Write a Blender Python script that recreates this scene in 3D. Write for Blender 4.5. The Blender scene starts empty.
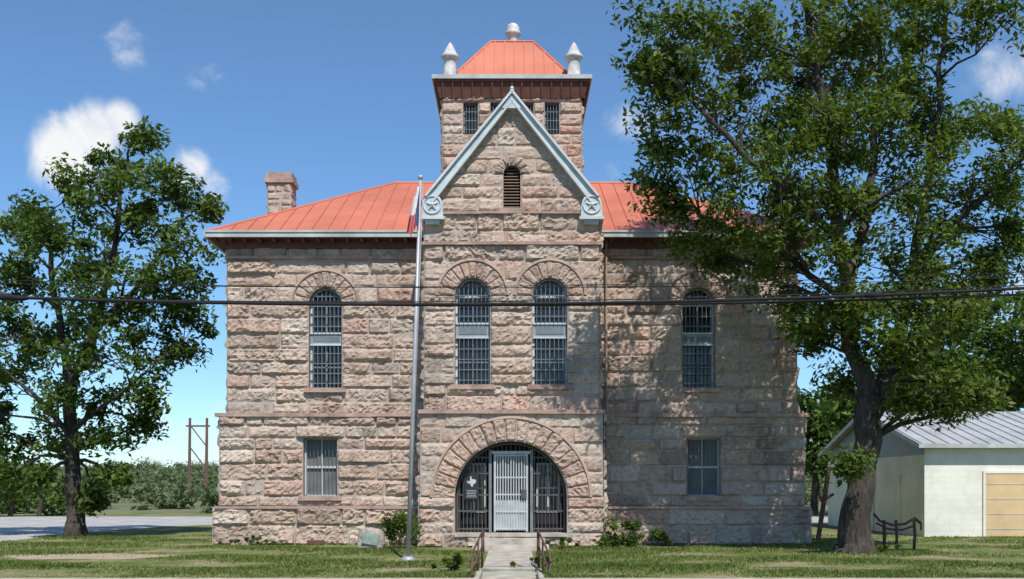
import bpy, math, random, numpy as np
from mathutils import Vector, noise
random.seed(7); rng=np.random.default_rng(11)
sc=bpy.context.scene
F=1080.0; HZ=486.0; CX=512.0; EYE=1.7
def WX(px,D): return (px-CX)*D/F
def WZ(py,D): return EYE+(HZ-py)*D/F
# ---------------------------------------------------------------- materials
def newmat(name):
    m=bpy.data.materials.new(name); m.use_nodes=True
    nt=m.node_tree; b=nt.nodes['Principled BSDF']; return m,nt,b
def N(nt,t,**k):
    n=nt.nodes.new(t)
    for a,v in k.items():
        if a in n.inputs: n.inputs[a].default_value=v
        else: setattr(n,a,v)
    return n
def ramp(nt,fac,stops):
    r=nt.nodes.new('ShaderNodeValToRGB'); e=r.color_ramp.elements
    while len(e)<len(stops): e.new(0.5)
    for i,(p,c) in enumerate(stops):
        e[i].position=p; e[i].color=(c[0],c[1],c[2],1)
    nt.links.new(fac,r.inputs['Fac']); return r
def noisetex(nt,scale,detail=4,rough=.6,vec=None):
    n=nt.nodes.new('ShaderNodeTexNoise'); n.inputs['Scale'].default_value=scale
    n.inputs['Detail'].default_value=detail; n.inputs['Roughness'].default_value=rough
    if vec is None:
        g=nt.nodes.new('ShaderNodeNewGeometry'); vec=g.outputs['Position']
    nt.links.new(vec,n.inputs['Vector']); return n
def mixc(nt,fac,a,b,mode='MIX'):
    m=nt.nodes.new('ShaderNodeMix'); m.data_type='RGBA'; m.blend_type=mode
    def s(sock,v):
        if hasattr(v,'is_output'): nt.links.new(v,sock)
        elif isinstance(v,(int,float)): sock.default_value=v
        else: sock.default_value=(v[0],v[1],v[2],1)
    s(m.inputs[0],fac); s(m.inputs[6],a); s(m.inputs[7],b)
    return m.outputs[2]
def bump(nt,b,h,strength=.5,dist=.02):
    n=nt.nodes.new('ShaderNodeBump'); n.inputs['Strength'].default_value=strength; n.inputs['Distance'].default_value=dist
    nt.links.new(h,n.inputs['Height']); nt.links.new(n.outputs['Normal'],b.inputs['Normal'])
def simple(name,col,rough=.7,var=.25,scale=3.,metal=0.,bmp=.2,dist=.01):
    m,nt,b=newmat(name)
    n=noisetex(nt,scale); c2=tuple(x*(1-var) for x in col); c1=tuple(min(1,x*(1+var*.5)) for x in col)
    r=ramp(nt,n.outputs['Fac'],[(.3,c2),(.7,c1)])
    nt.links.new(r.outputs['Color'],b.inputs['Base Color'])
    b.inputs['Roughness'].default_value=rough; b.inputs['Metallic'].default_value=metal
    if bmp:
        n2=noisetex(nt,scale*12,3); bump(nt,b,n2.outputs['Fac'],bmp,dist)
    return m
def stone_mat(name,pal):
    m,nt,b=newmat(name)
    at=N(nt,'ShaderNodeAttribute',attribute_name='bcol')
    sep=nt.nodes.new('ShaderNodeSeparateColor'); nt.links.new(at.outputs['Color'],sep.inputs['Color'])
    r=ramp(nt,sep.outputs['Red'],[(i/(len(pal)-1),c) for i,c in enumerate(pal)])
    g=nt.nodes.new('ShaderNodeNewGeometry'); mp=nt.nodes.new('ShaderNodeMapping'); mp.inputs['Scale'].default_value=(1.3,1.3,.35)
    nt.links.new(g.outputs['Position'],mp.inputs['Vector'])
    n1=noisetex(nt,1.2,5,.72,mp.outputs['Vector']); r1=ramp(nt,n1.outputs['Fac'],[(.32,(.66,.62,.60)),(.47,(.96,.95,.95)),(.56,(1.0,1.0,1.0)),(.70,(1.08,.95,.85))])
    c=mixc(nt,1.0,r.outputs['Color'],r1.outputs['Color'],'MULTIPLY')
    n2=noisetex(nt,8,6,.78); r2=ramp(nt,n2.outputs['Fac'],[(.30,(.42,.38,.35)),(.45,(.92,.90,.88)),(.6,(1.04,1.03,1.02)),(.75,(1.18,1.16,1.14))])
    c=mixc(nt,.9,c,r2.outputs['Color'],'MULTIPLY')
    nt.links.new(c,b.inputs['Base Color']); b.inputs['Roughness'].default_value=.92
    b.inputs['Specular IOR Level'].default_value=.2
    n4=noisetex(nt,20,4,.75); bump(nt,b,n4.outputs['Fac'],.8,.03)
    return m
PAL=[(.36,.27,.215),(.54,.44,.36),(.50,.375,.30),(.57,.49,.415),(.46,.35,.28),(.52,.41,.33),(.40,.335,.285),(.59,.505,.425),(.50,.345,.275),(.53,.44,.365)]
M_stone=stone_mat('rockface_stone',PAL)
M_arch=stone_mat('arch_stone',[(.42,.31,.25),(.51,.39,.315),(.47,.355,.29),(.53,.43,.355)])
M_mortar=simple('mortar',(.42,.36,.31),.95,.25,2.,bmp=.4)
M_band=simple('dressed_stone',(.45,.305,.245),.85,.4,2.4,bmp=.8,dist=.03)
M_reveal=simple('stone_reveal',(.36,.285,.235),.9,.3,4.,bmp=.4)
M_roof=simple('red_metal_roof',(.56,.175,.10),.5,.2,.6,bmp=.05)
M_brown=simple('brown_timber',(.12,.045,.032),.7,.35,4.)
M_white=simple('white_paint',(.55,.58,.58),.5,.15,2.)
M_door=simple('gate_paint',(.46,.49,.49),.5,.2,3.)
M_pale=simple('pale_blue_trim',(.50,.57,.59),.5,.25,3.)
M_panel=simple('window_spandrel',(.27,.33,.37),.5,.25,3.)
M_gutter=simple('gutter_paint',(.44,.46,.44),.5,.3,1.5)
M_bar=simple('iron_bars',(.09,.085,.08),.6,.3,5.)
M_barl=simple('grey_iron',(.17,.19,.20),.6,.25,5.)
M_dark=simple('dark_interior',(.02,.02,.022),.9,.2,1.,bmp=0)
M_glass,nt,b=newmat('window_glass'); b.inputs['Base Color'].default_value=(.015,.018,.022,1); b.inputs['Roughness'].default_value=.1
nn=noisetex(nt,1.2); bump(nt,b,nn.outputs['Fac'],.15,.05)
M_screen=simple('window_screen',(.14,.145,.14),.6,.4,1.5)
M_conc=simple('concrete',(.46,.41,.34),.9,.4,2.5,bmp=.6)
M_asph=simple('asphalt',(.06,.06,.06),.9,.25,2.,bmp=.6)
M_oldroad=simple('worn_road',(.42,.40,.37),.9,.25,.8,bmp=.3)
M_rust=simple('rusty_iron',(.13,.065,.045),.8,.4,8.)
M_wood=simple('pole_timber',(.15,.085,.065),.9,.3,4.)
M_cable=simple('cable_rubber',(.012,.012,.013),.9,.2,4.,bmp=0)
M_galv=simple('galvanised_pole',(.42,.43,.44),.45,.2,3.,metal=.2)
M_line=simple('road_paint',(.6,.45,.1),.8,.3,3.)
def bark_mat():
    m,nt,b=newmat('bark')
    g=nt.nodes.new('ShaderNodeNewGeometry'); mp=nt.nodes.new('ShaderNodeMapping'); mp.inputs['Scale'].default_value=(1,1,.22)
    nt.links.new(g.outputs['Position'],mp.inputs['Vector'])
    n=noisetex(nt,11,5,.7,mp.outputs['Vector'])
    r=ramp(nt,n.outputs['Fac'],[(.35,(.022,.018,.014)),(.55,(.075,.06,.047)),(.75,(.14,.118,.095))])
    nt.links.new(r.outputs['Color'],b.inputs['Base Color']); b.inputs['Roughness'].default_value=.95
    bump(nt,b,n.outputs['Fac'],1.,.08); return m
M_bark=bark_mat()
def leaf_mat(name,cols,trans=.35):
    m,nt,b=newmat(name)
    at=N(nt,'ShaderNodeAttribute',attribute_name='bcol')
    sep=nt.nodes.new('ShaderNodeSeparateColor'); nt.links.new(at.outputs['Color'],sep.inputs['Color'])
    r=ramp(nt,sep.outputs['Red'],[(i/(len(cols)-1),c) for i,c in enumerate(cols)])
    b.inputs['Roughness'].default_value=.55; b.inputs['Specular IOR Level'].default_value=.25
    nt.links.new(r.outputs['Color'],b.inputs['Base Color'])
    t=nt.nodes.new('ShaderNodeBsdfTranslucent'); c=mixc(nt,1.,r.outputs['Color'],(1.6,1.5,.6),'MULTIPLY'); nt.links.new(c,t.inputs['Color'])
    mx=nt.nodes.new('ShaderNodeMixShader'); mx.inputs[0].default_value=trans
    nt.links.new(b.outputs[0],mx.inputs[1]); nt.links.new(t.outputs[0],mx.inputs[2])
    nt.links.new(mx.outputs[0],nt.nodes['Material Output'].inputs['Surface']); return m
M_leafA=leaf_mat('pecan_leaves',[(.04,.07,.012),(.075,.12,.02),(.11,.165,.03),(.17,.225,.05)])
M_leafB=leaf_mat('oak_leaves',[(.035,.068,.014),(.06,.105,.02),(.09,.15,.03),(.135,.20,.045)])
M_leafC=leaf_mat('hazed_distant_leaves',[(.07,.105,.05),(.10,.14,.065),(.15,.18,.09)],.25)  # lighter, bluer greens: distance haze painted into the leaf colour
M_grassb=leaf_mat('grass_blades',[(.08,.12,.025),(.125,.175,.04),(.18,.22,.06),(.30,.29,.13)],.3)
def lawn_mat():
    m,nt,b=newmat('lawn')
    n=noisetex(nt,.55,6,.68); r=ramp(nt,n.outputs['Fac'],[(.3,(.08,.12,.03)),(.44,(.14,.18,.05)),(.53,(.22,.22,.10)),(.64,(.36,.30,.19))])
    n2=noisetex(nt,6,5,.8); r2=ramp(nt,n2.outputs['Fac'],[(.35,(.6,.6,.6)),(.6,(1.15,1.15,1.1))])
    c=mixc(nt,1.,r.outputs['Color'],r2.outputs['Color'],'MULTIPLY')
    nt.links.new(c,b.inputs['Base Color']); b.inputs['Roughness'].default_value=1.; b.inputs['Specular IOR Level'].default_value=.1
    bump(nt,b,n2.outputs['Fac'],1.,.06); return m
M_lawn=lawn_mat()
M_dirt=simple('bare_dirt',(.40,.31,.21),1.,.3,3.,bmp=.6)
def corrug(name,col,axis='X',sc_=5.):
    m,nt,b=newmat(name)
    g=nt.nodes.new('ShaderNodeNewGeometry')
    w=nt.nodes.new('ShaderNodeTexWave'); w.bands_direction=axis; w.inputs['Scale'].default_value=sc_; w.inputs['Distortion'].default_value=0
    nt.links.new(g.outputs['Position'],w.inputs['Vector'])
    n=noisetex(nt,1.2); r=ramp(nt,n.outputs['Fac'],[(.3,tuple(x*.7 for x in col)),(.7,col)])
    nt.links.new(r.outputs['Color'],b.inputs['Base Color']); b.inputs['Roughness'].default_value=.6; b.inputs['Metallic'].default_value=.0
    bump(nt,b,w.outputs['Fac'],.7,.04); return m
# ---------------------------------------------------------------- mesh builder
class MB:
    def __init__(s): s.v=[]; s.f=[]; s.mi=[]; s.c=[]
    def add(s,vs,fs,mi=0,col=None):
        o=len(s.v); s.v.extend(vs)
        for f in fs: s.f.append(tuple(i+o for i in f)); s.mi.append(mi)
        if col is None: col=(.5,.5,.5,1)
        s.c.extend([col]*len(vs))
    def box(s,x0,x1,y0,y1,z0,z1,mi=0,col=None):
        vs=[(x0,y0,z0),(x1,y0,z0),(x1,y1,z0),(x0,y1,z0),(x0,y0,z1),(x1,y0,z1),(x1,y1,z1),(x0,y1,z1)]
        s.add(vs,[(0,3,2,1),(4,5,6,7),(0,1,5,4),(1,2,6,5),(2,3,7,6),(3,0,4,7)],mi,col)
    def beam(s,p0,p1,w,h,mi=0,up=(0,0,1)):
        p0=Vector(p0);p1=Vector(p1); d=(p1-p0).normalized(); u=Vector(up)
        a=d.cross(u)
        if a.length<1e-4: a=d.cross(Vector((0,1,0)))
        a.normalize(); b_=a.cross(d).normalized(); a=a*w/2; b_=b_*h/2
        vs=[tuple(p+q) for p in (p0,p1) for q in (-a-b_,a-b_,a+b_,-a+b_)]
        s.add(vs,[(0,1,2,3),(7,6,5,4),(0,4,5,1),(1,5,6,2),(2,6,7,3),(3,7,4,0)],mi)
    def tube(s,pts,rs,n=8,mi=0,cap=True):
        pts=[Vector(p) for p in pts]
        if not hasattr(rs,'__len__'): rs=[rs]*len(pts)
        vs=[];fs=[]; prev=None
        for i,p in enumerate(pts):
            d=(pts[min(i+1,len(pts)-1)]-pts[max(i-1,0)]).normalized()
            if prev is None:
                a=d.cross(Vector((0,0,1)))
                if a.length<.05: a=d.cross(Vector((1,0,0)))
            else: a=prev-d*prev.dot(d)
            a.normalize(); prev=a; b_=d.cross(a)
            for k in range(n):
                t=2*math.pi*k/n; vs.append(tuple(p+(a*math.cos(t)+b_*math.sin(t))*rs[i]))
        for i in range(len(pts)-1):
            for k in range(n):
                k2=(k+1)%n; fs.append((i*n+k,i*n+k2,(i+1)*n+k2,(i+1)*n+k))
        if cap: fs.append(tuple(range(n))[::-1]); fs.append(tuple((len(pts)-1)*n+k for k in range(n)))
        s.add(vs,fs,mi)
    def lathe(s,c,prof,n=16,mi=0):
        vs=[];fs=[]
        for r,z in prof:
            for k in range(n):
                t=2*math.pi*k/n; vs.append((c[0]+r*math.cos(t),c[1]+r*math.sin(t),c[2]+z))
        for i in range(len(prof)-1):
            for k in range(n):
                k2=(k+1)%n; fs.append((i*n+k,i*n+k2,(i+1)*n+k2,(i+1)*n+k))
        fs.append(tuple((len(prof)-1)*n+k for k in range(n)))
        s.add(vs,fs,mi)
    def make(s,name,mats,parent=None,smooth=False):
        me=bpy.data.meshes.new(name); me.from_pydata(s.v,[],s.f)
        for m in mats: me.materials.append(m)
        me.polygons.foreach_set('material_index',s.mi)
        a=me.color_attributes.new('bcol','FLOAT_COLOR','POINT'); a.data.foreach_set('color',np.array(s.c,dtype=np.float32).ravel())
        if smooth: me.polygons.foreach_set('use_smooth',[True]*len(s.f))
        me.update(); o=bpy.data.objects.new(name,me); sc.collection.objects.link(o)
        if parent: o.parent=parent
        return o
def empty(name):
    o=bpy.data.objects.new(name,None); sc.collection.objects.link(o); return o
# ---------------------------------------------------------------- rock-face walls
Z=Vector((0,0,1))
def zlist(keys,ch):
    out=[keys[0]]
    for a,b_ in zip(keys,keys[1:]):
        n=max(1,round((b_-a)/ch)); w=[random.uniform(.72,1.28) for _ in range(n)]; t=sum(w); z=a
        for q in w[:-1]: z+=q/t*(b_-a); out.append(z)
        out.append(b_)
    return out
def pillow(P,a,amp,rough,edge=.05,lo=-.022):
    t=min(1,a/edge); t=t*t*(3-2*t)
    n1=noise.noise(P*2.2); n2=noise.noise(P*6.0); n3=noise.noise(P*16)
    return max(lo,lo+t*(amp-lo)+t*(n1*.75+(.35-abs(n2)*1.7)*.75+n3*.35)*rough)
def wall(B,O,U,Nn,keys,u0,u1,ops=(),clamp=None,ch=.42,res=.05,bl=(.5,1.6),amp=(.02,.085),rough=.085,off=0.):
    O=Vector(O);U=Vector(U);Nn=Vector(Nn)
    ks=set(keys)
    for o in ops:
        ks.add(o['z0']);ks.add(o['zs'])
        if not o.get('r'): ks.add(o['zs']+.36)
    ks=sorted(k for k in ks if keys[0]-1e-6<=k<=keys[-1]+1e-6)
    kk=[ks[0]]
    for k in ks[1:]:
        if k-kk[-1]>.06: kk.append(k)
    zs=zlist(kk,ch)
    def inside(u,z):
        for o in ops:
            if o.get('r') and z>o['zs']-.02:
                if (u-o['u'])**2+(z-o['zs'])**2<((o['r']+o['ro'])*.5)**2: return True
        return False
    def cl(u,z):
        if clamp:
            h=clamp(z); return max(-h,min(h,u))
        return u
    def block(ua,ub,za,zb):
        if clamp:
            h=clamp(za)
            if ua>=h or ub<=-h: return
        near=any(o.get('r') and zb>o['zs'] and za<o['zs']+o['ro'] and ub>o['u']-o['ro'] and ua<o['u']+o['ro'] for o in ops)
        L=ub-ua;H=zb-za; nu=max(3,round(L/res)); nv=max(3,round(H/res))
        def P(u,z,d): return tuple(O+U*u+Z*z+Nn*(d+off))
        j=.005; am=random.uniform(*amp); tilt=random.uniform(-.07,.05); tu=random.uniform(-.05,.05); ed=random.uniform(.03,.085)
        if near: am*=.45; tilt*=.4; tu*=.4
        rg=rough*(.5 if near else random.uniform(.6,1.25))
        col=(random.random(),random.random(),0,1); seed=Vector((random.uniform(0,50),random.uniform(0,50),0))
        vs=[];fs=[];mv=[]
        for jv in range(nv+1):
            for iu in range(nu+1):
                s=iu/nu;t=jv/nv
                u=ua+j+(L-2*j)*s; z=za+j+(H-2*j)*t
                if 0<iu<nu: u+=noise.noise(Vector((u*9,z*9,seed.x)))*.02
                if 0<jv<nv: z+=noise.noise(Vector((u*9,z*9,seed.y)))*.02
                a=min(u-ua-j,ub-j-u,z-za-j,zb-j-z); a=max(0,a)
                d=pillow(Vector((u,z,0))+seed,a,am+(t-.5)*tilt+(s-.5)*tu,rg,ed)
                uc=cl(u,z); vs.append(P(uc,z,d))
        for jv in range(nv):
            for iu in range(nu):
                if near and inside(ua+L*(iu+.5)/nu,za+H*(jv+.5)/nv): continue
                a=jv*(nu+1)+iu; fs.append((a,a+1,a+nu+2,a+nu+1))
        B.add(vs,fs,0,col)
        if near:
            for jv in range(nv+1):
                for iu in range(nu+1): mv.append(P(ua+L*iu/nu,za+H*jv/nv,-.012))
            B.add(mv,fs,1)
        else:
            B.add([P(cl(ua,za),za,-.012),P(cl(ub,za),za,-.012),P(cl(ub,zb),zb,-.012),P(cl(ua,zb),zb,-.012)],[(0,1,2,3)],1)
    for za,zb in zip(zs,zs[1:]):
        zm=(za+zb)/2; iv=[(u0,u1)]
        fixed=[]
        for o in ops:
            cut=None
            if o['z0']<zm<o['zs']: cut=(o['u']-o['w'],o['u']+o['w'])
            elif not o.get('r') and o['zs']<zm<o['zs']+.37:
                cut=(o['u']-o['w']-.22,o['u']+o['w']+.22); fixed.append((cut[0],cut[1]))
            if cut:
                ni=[]
                for a,b_ in iv:
                    if cut[1]<=a or cut[0]>=b_: ni.append((a,b_));continue
                    if cut[0]>a: ni.append((a,cut[0]))
                    if cut[1]<b_: ni.append((cut[1],b_))
                iv=ni
        for a,b_ in fixed: block(a,b_,za,zb)
        for a,b_ in iv:
            u=a
            while u<b_-1e-6:
                l=random.uniform(*bl)
                if b_-(u+l)<bl[0]*.75: l=b_-u
                if l>bl[1]*1.15: l=l/2
                block(u,min(b_,u+l),za,zb); u+=l
def ring(B,O,U,Nn,uc,zs,ri,ro,n,off=.03,res=.05,mi=2,amp=(.015,.045),rough=.05,hood=0.):
    O=Vector(O);U=Vector(U);Nn=Vector(Nn); a0=0;a1=math.pi
    vs=[];m=40
    for q in range(m+1):
        t=math.pi*q/m
        for r in(ri,ro+.02): vs.append(tuple(O+U*(uc-math.cos(t)*r)+Z*(zs+math.sin(t)*r)+Nn*(off-.015)))
        vs.append(tuple(O+U*(uc-math.cos(t)*(ro+.02))+Z*(zs+math.sin(t)*(ro+.02))-Nn*.03))
    B.add(vs,[(3*q,3*q+3,3*q+4,3*q+1) for q in range(m)]+[(3*q+1,3*q+4,3*q+5,3*q+2) for q in range(m)],1)
    for k in range(n):
        t0=a0+(a1-a0)*k/n; t1=a0+(a1-a0)*(k+1)/n; col=(random.random(),0,0,1)
        am=random.uniform(*amp); sd=Vector((random.uniform(0,50),random.uniform(0,50),0)); rr=ro*random.uniform(.99,1.02)
        nr=max(3,round((rr-ri)/res)); na=max(3,round((t1-t0)*ro/res)); vs=[];fs=[]
        for i in range(nr+1):
            for q in range(na+1):
                r=ri+(rr-ri)*i/nr; t=t0+(t1-t0)*(q/na)
                dd=min((q/na)*(t1-t0)*r,(1-q/na)*(t1-t0)*r,r-ri,rr-r)
                t_=t+(.004/r)*(1-2*q/na); u=uc-math.cos(t_)*r; z=zs+math.sin(t_)*r
                d=pillow(Vector((u,z,0))+sd,dd,am,rough,.035,-.02)
                vs.append(tuple(O+U*u+Z*z+Nn*(d+off)))
        for i in range(nr):
            for q in range(na):
                a=i*(na+1)+q; fs.append((a,a+1,a+na+2,a+na+1))
        B.add(vs,fs,mi,col)
    if hood:
        pr=[(ro+.02,off-.02),(ro+.02,off+.045),(ro+.02+hood,off+.03),(ro+.02+hood,-.03)]; vs=[]
        for q in range(m+1):
            t=math.pi*q/m
            for r,d in pr: vs.append(tuple(O+U*(uc-math.cos(t)*r)+Z*(zs+math.sin(t)*r)+Nn*d))
        B.add(vs,[(4*q+k,4*q+4+k,4*q+5+k,4*q+1+k) for q in range(m) for k in range(3)],mi,(.6,0,0,1))
def reveal(B,y,uc,w,z0,zs,arch,depth,mi):
    pts=[(uc-w,z0),(uc-w,zs)]
    if arch:
        pts+=[(uc-math.cos(t)*w,zs+math.sin(t)*w) for t in np.linspace(0,math.pi,21)[1:-1]]
    pts+=[(uc+w,zs),(uc+w,z0)]
    n=len(pts); vs=[(p[0],y-.0,p[1]) for p in pts]+[(p[0],y+depth,p[1]) for p in pts]
    B.add(vs,[(i,(i+1)%n,(i+1)%n+n,i+n) for i in range(n)],mi)
    return pts
# ================================================================= JAIL
jail=empty('stone_jailhouse')
YB=30.0; YW=31.3; YT=31.8; YE=42.5
zWT=1.09; zM=3.76; zTop=8.62
UPW=dict(w=.478,r=.478,ro=.92); 
wing_up=[dict(u=-5.41,z0=4.54,zs=6.98,**UPW),dict(u=5.41,z0=4.54,zs=6.98,**UPW)]
wing_lo=[dict(u=-5.55,w=.49,z0=1.41,zs=3.09),dict(u=5.55,w=.49,z0=1.41,zs=3.09)]
bay_up=[dict(u=-1.095,w=.486,z0=4.51,zs=7.0,r=.486,ro=.93),dict(u=1.055,w=.486,z0=4.51,zs=7.0,r=.486,ro=.93)]
ent=dict(u=-.03,w=1.556,z0=.39,zs=1.39,r=1.556,ro=2.16)
B=MB(); X=(1,0,0); FN=(0,-1,0)
def wing(u0,u1,sgn):
    wall(B,(0,YW,0),X,FN,[0,zWT],u0 if sgn>0 else -8.66,u1 if sgn<0 else 8.66,off=.10,ch=.5,bl=(.6,1.7))
    e=8.48
    wall(B,(0,YW,0),X,FN,[zWT,1.41,zM],u0 if sgn>0 else -e,u1 if sgn<0 else e,[o for o in wing_lo if o['u']*sgn>0],off=.04)
    e=8.27
    wall(B,(0,YW,0),X,FN,[zM,zTop],u0 if sgn>0 else -e,u1 if sgn<0 else e,[o for o in wing_up if o['u']*sgn>0])
wing(-8.6,-2.45,-1); wing(2.45,8.6,1)
for o in wing_up: ring(B,(0,YW,0),X,FN,o['u'],o['zs'],o['w'],o['ro'],11,off=.04,hood=.07)
wall(B,(0,YB,0),X,FN,[0,.39],-2.62,2.6,off=.10,ch=.4)
wall(B,(0,YB,0),X,FN,[.39,zWT,1.39],-2.6,2.58,[ent],off=.07)
wall(B,(0,YB,0),X,FN,[1.39,zM],-2.55,2.53,[ent],off=.04)
wall(B,(0,YB,0),X,FN,[zM,8.42,9.3],-2.45,2.45,bay_up)
ring(B,(0,YB,0),X,FN,ent['u'],ent['zs'],ent['w'],ent['ro'],19,off=.09,amp=(.03,.07),rough=.07,hood=.07)
for o in bay_up: ring(B,(0,YB,0),X,FN,o['u'],o['zs'],o['w'],o['ro'],11,off=.04,hood=.07)
APX=12.40
lou=dict(u=0,w=.235,r=.235,ro=.50,z0=9.32,zs=10.38)
wall(B,(0,YB,0),X,FN,[9.3,APX-.05],-2.45,2.45,[lou],clamp=lambda z:max(.01,(APX-z)/1.245),ch=.36,amp=(.015,.06),rough=.06)
ring(B,(0,YB,0),X,FN,0,lou['zs'],lou['w'],lou['ro'],7,off=.03)
for s in(-1,1):
    Uv=(0,1,0)
    wall(B,(s*2.53,YB,0),Uv,(s,0,0),[0,zM],0.0,1.35,off=.04,res=.08)
    wall(B,(s*2.45,YB,0),Uv,(s,0,0),[zM,9.25],0.0,1.35,res=.08)
    wall(B,(s*2.45,YB,0),Uv,(s,0,0),[8.6,9.3],1.35,3.4,res=.08)
    wall(B,(s*8.5,YW,0),Uv,(s,0,0),[0,zWT],-.1,11.2,off=.10,res=.1,ch=.5)
    wall(B,(s*8.42,YW,0),Uv,(s,0,0),[zWT,zM],-.04,11.2,off=.05,res=.1)
    wall(B,(s*8.27,YW,0),Uv,(s,0,0),[zM,zTop],0,11.2,res=.1)
tw=[dict(u=-1.22,w=.215,z0=12.07,zs=13.0),dict(u=-.43,w=.205,z0=12.07,zs=13.0),dict(u=.43,w=.205,z0=12.07,zs=13.0),dict(u=1.18,w=.215,z0=12.07,zs=13.0)]
TA=dict(amp=(.015,.06),rough=.06)
wall(B,(0,YT,0),X,FN,[9.2,12.07,13.0,13.2],-2.06,2.06,[dict(o) for o in tw],ch=.33,bl=(.35,1.0),**TA)
for s in(-1,1): wall(B,(s*2.06,YT,0),(0,1,0),(s,0,0),[9.2,13.2],0,4.12,ch=.33,res=.08,**TA)
wall(B,(0,YT+4.12,0),X,(0,1,0),[9.2,13.2],-2.06,2.06,ch=.33,res=.1,**TA)
cx,cy=-8.1,38.0
for (O,U_,N_) in (((cx,cy-.42,0),X,FN),((cx,cy+.42,0),X,(0,1,0)),((cx-.42,cy,0),(0,1,0),(-1,0,0)),((cx+.42,cy,0),(0,1,0),(1,0,0))):
    wall(B,O,U_,N_,[8.8,12.25],-.42,.42,ch=.24,bl=(.25,.5),res=.06,amp=(.0,.03),rough=.03)
B.make('rockface_walls',[M_stone,M_mortar,M_arch],jail)
B=MB(); B.box(cx-.5,cx+.5,cy-.5,cy+.5,12.25,12.42); B.box(cx-.44,cx+.44,cy-.44,cy+.44,12.42,12.62); B.box(cx-.38,cx+.38,cy-.38,cy+.38,8.9,12.2)
B.make('chimney_cap',[M_band],jail)
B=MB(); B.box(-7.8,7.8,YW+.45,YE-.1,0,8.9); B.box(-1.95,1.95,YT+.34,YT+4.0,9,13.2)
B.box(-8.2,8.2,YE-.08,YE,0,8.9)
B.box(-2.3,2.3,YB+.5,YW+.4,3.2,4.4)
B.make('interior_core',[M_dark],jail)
B=MB()
def band(u0,u1,y,z0,z1,pr,mi=0): 
    n=max(1,int((u1-u0)/1.3))
    for k in range(n):
        a=u0+(u1-u0)*k/n; b_=u0+(u1-u0)*(k+1)/n
        B.box(a+.003,b_-.003,y-pr-random.uniform(-.012,.012),y+.05,z0+random.uniform(-.008,.008),z1+random.uniform(-.006,.006),mi)
for a,b_ in((-8.58,-2.52),(2.52,8.58)):
    band(a,b_,YW,zM-.06,zM+.05,.15)
    band(a-.0,b_+.0,YW,zWT-.05,zWT+.03,.19)
    band(a+.3,b_-.3,YW,zTop-.35,zTop-.27,.10)
band(-2.6,2.58,YB,zM-.06,zM+.05,.15)
band(-2.5,2.5,YB,8.38,8.46,.13); band(-2.5,2.5,YB,9.24,9.31,.12)
for s in (-1,1):
    B.box(min(s*2.5,s*2.6),max(s*2.5,s*2.6),YB+.05,YW-.18,zM-.05,zM+.04)
    B.box(min(s*8.40,s*8.58),max(s*8.4,s*8.58),YW+.05,YE,zM-.05,zM+.04)
for o in wing_up: B.box(o['u']-.6,o['u']+.6,YW-.12,YW+.3,o['z0']-.13,o['z0']+.0)
for o in wing_lo: B.box(o['u']-.62,o['u']+.62,YW-.15,YW+.3,o['z0']-.13,o['z0'])
for o in bay_up: B.box(o['u']-.62,o['u']+.62,YB-.12,YB+.3,o['z0']-.13,o['z0'])
B.box(-.36,.36,YB-.12,YB+.2,9.33-.02,9.4)
B.make('belt_courses_and_sills',[M_band],jail)
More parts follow.
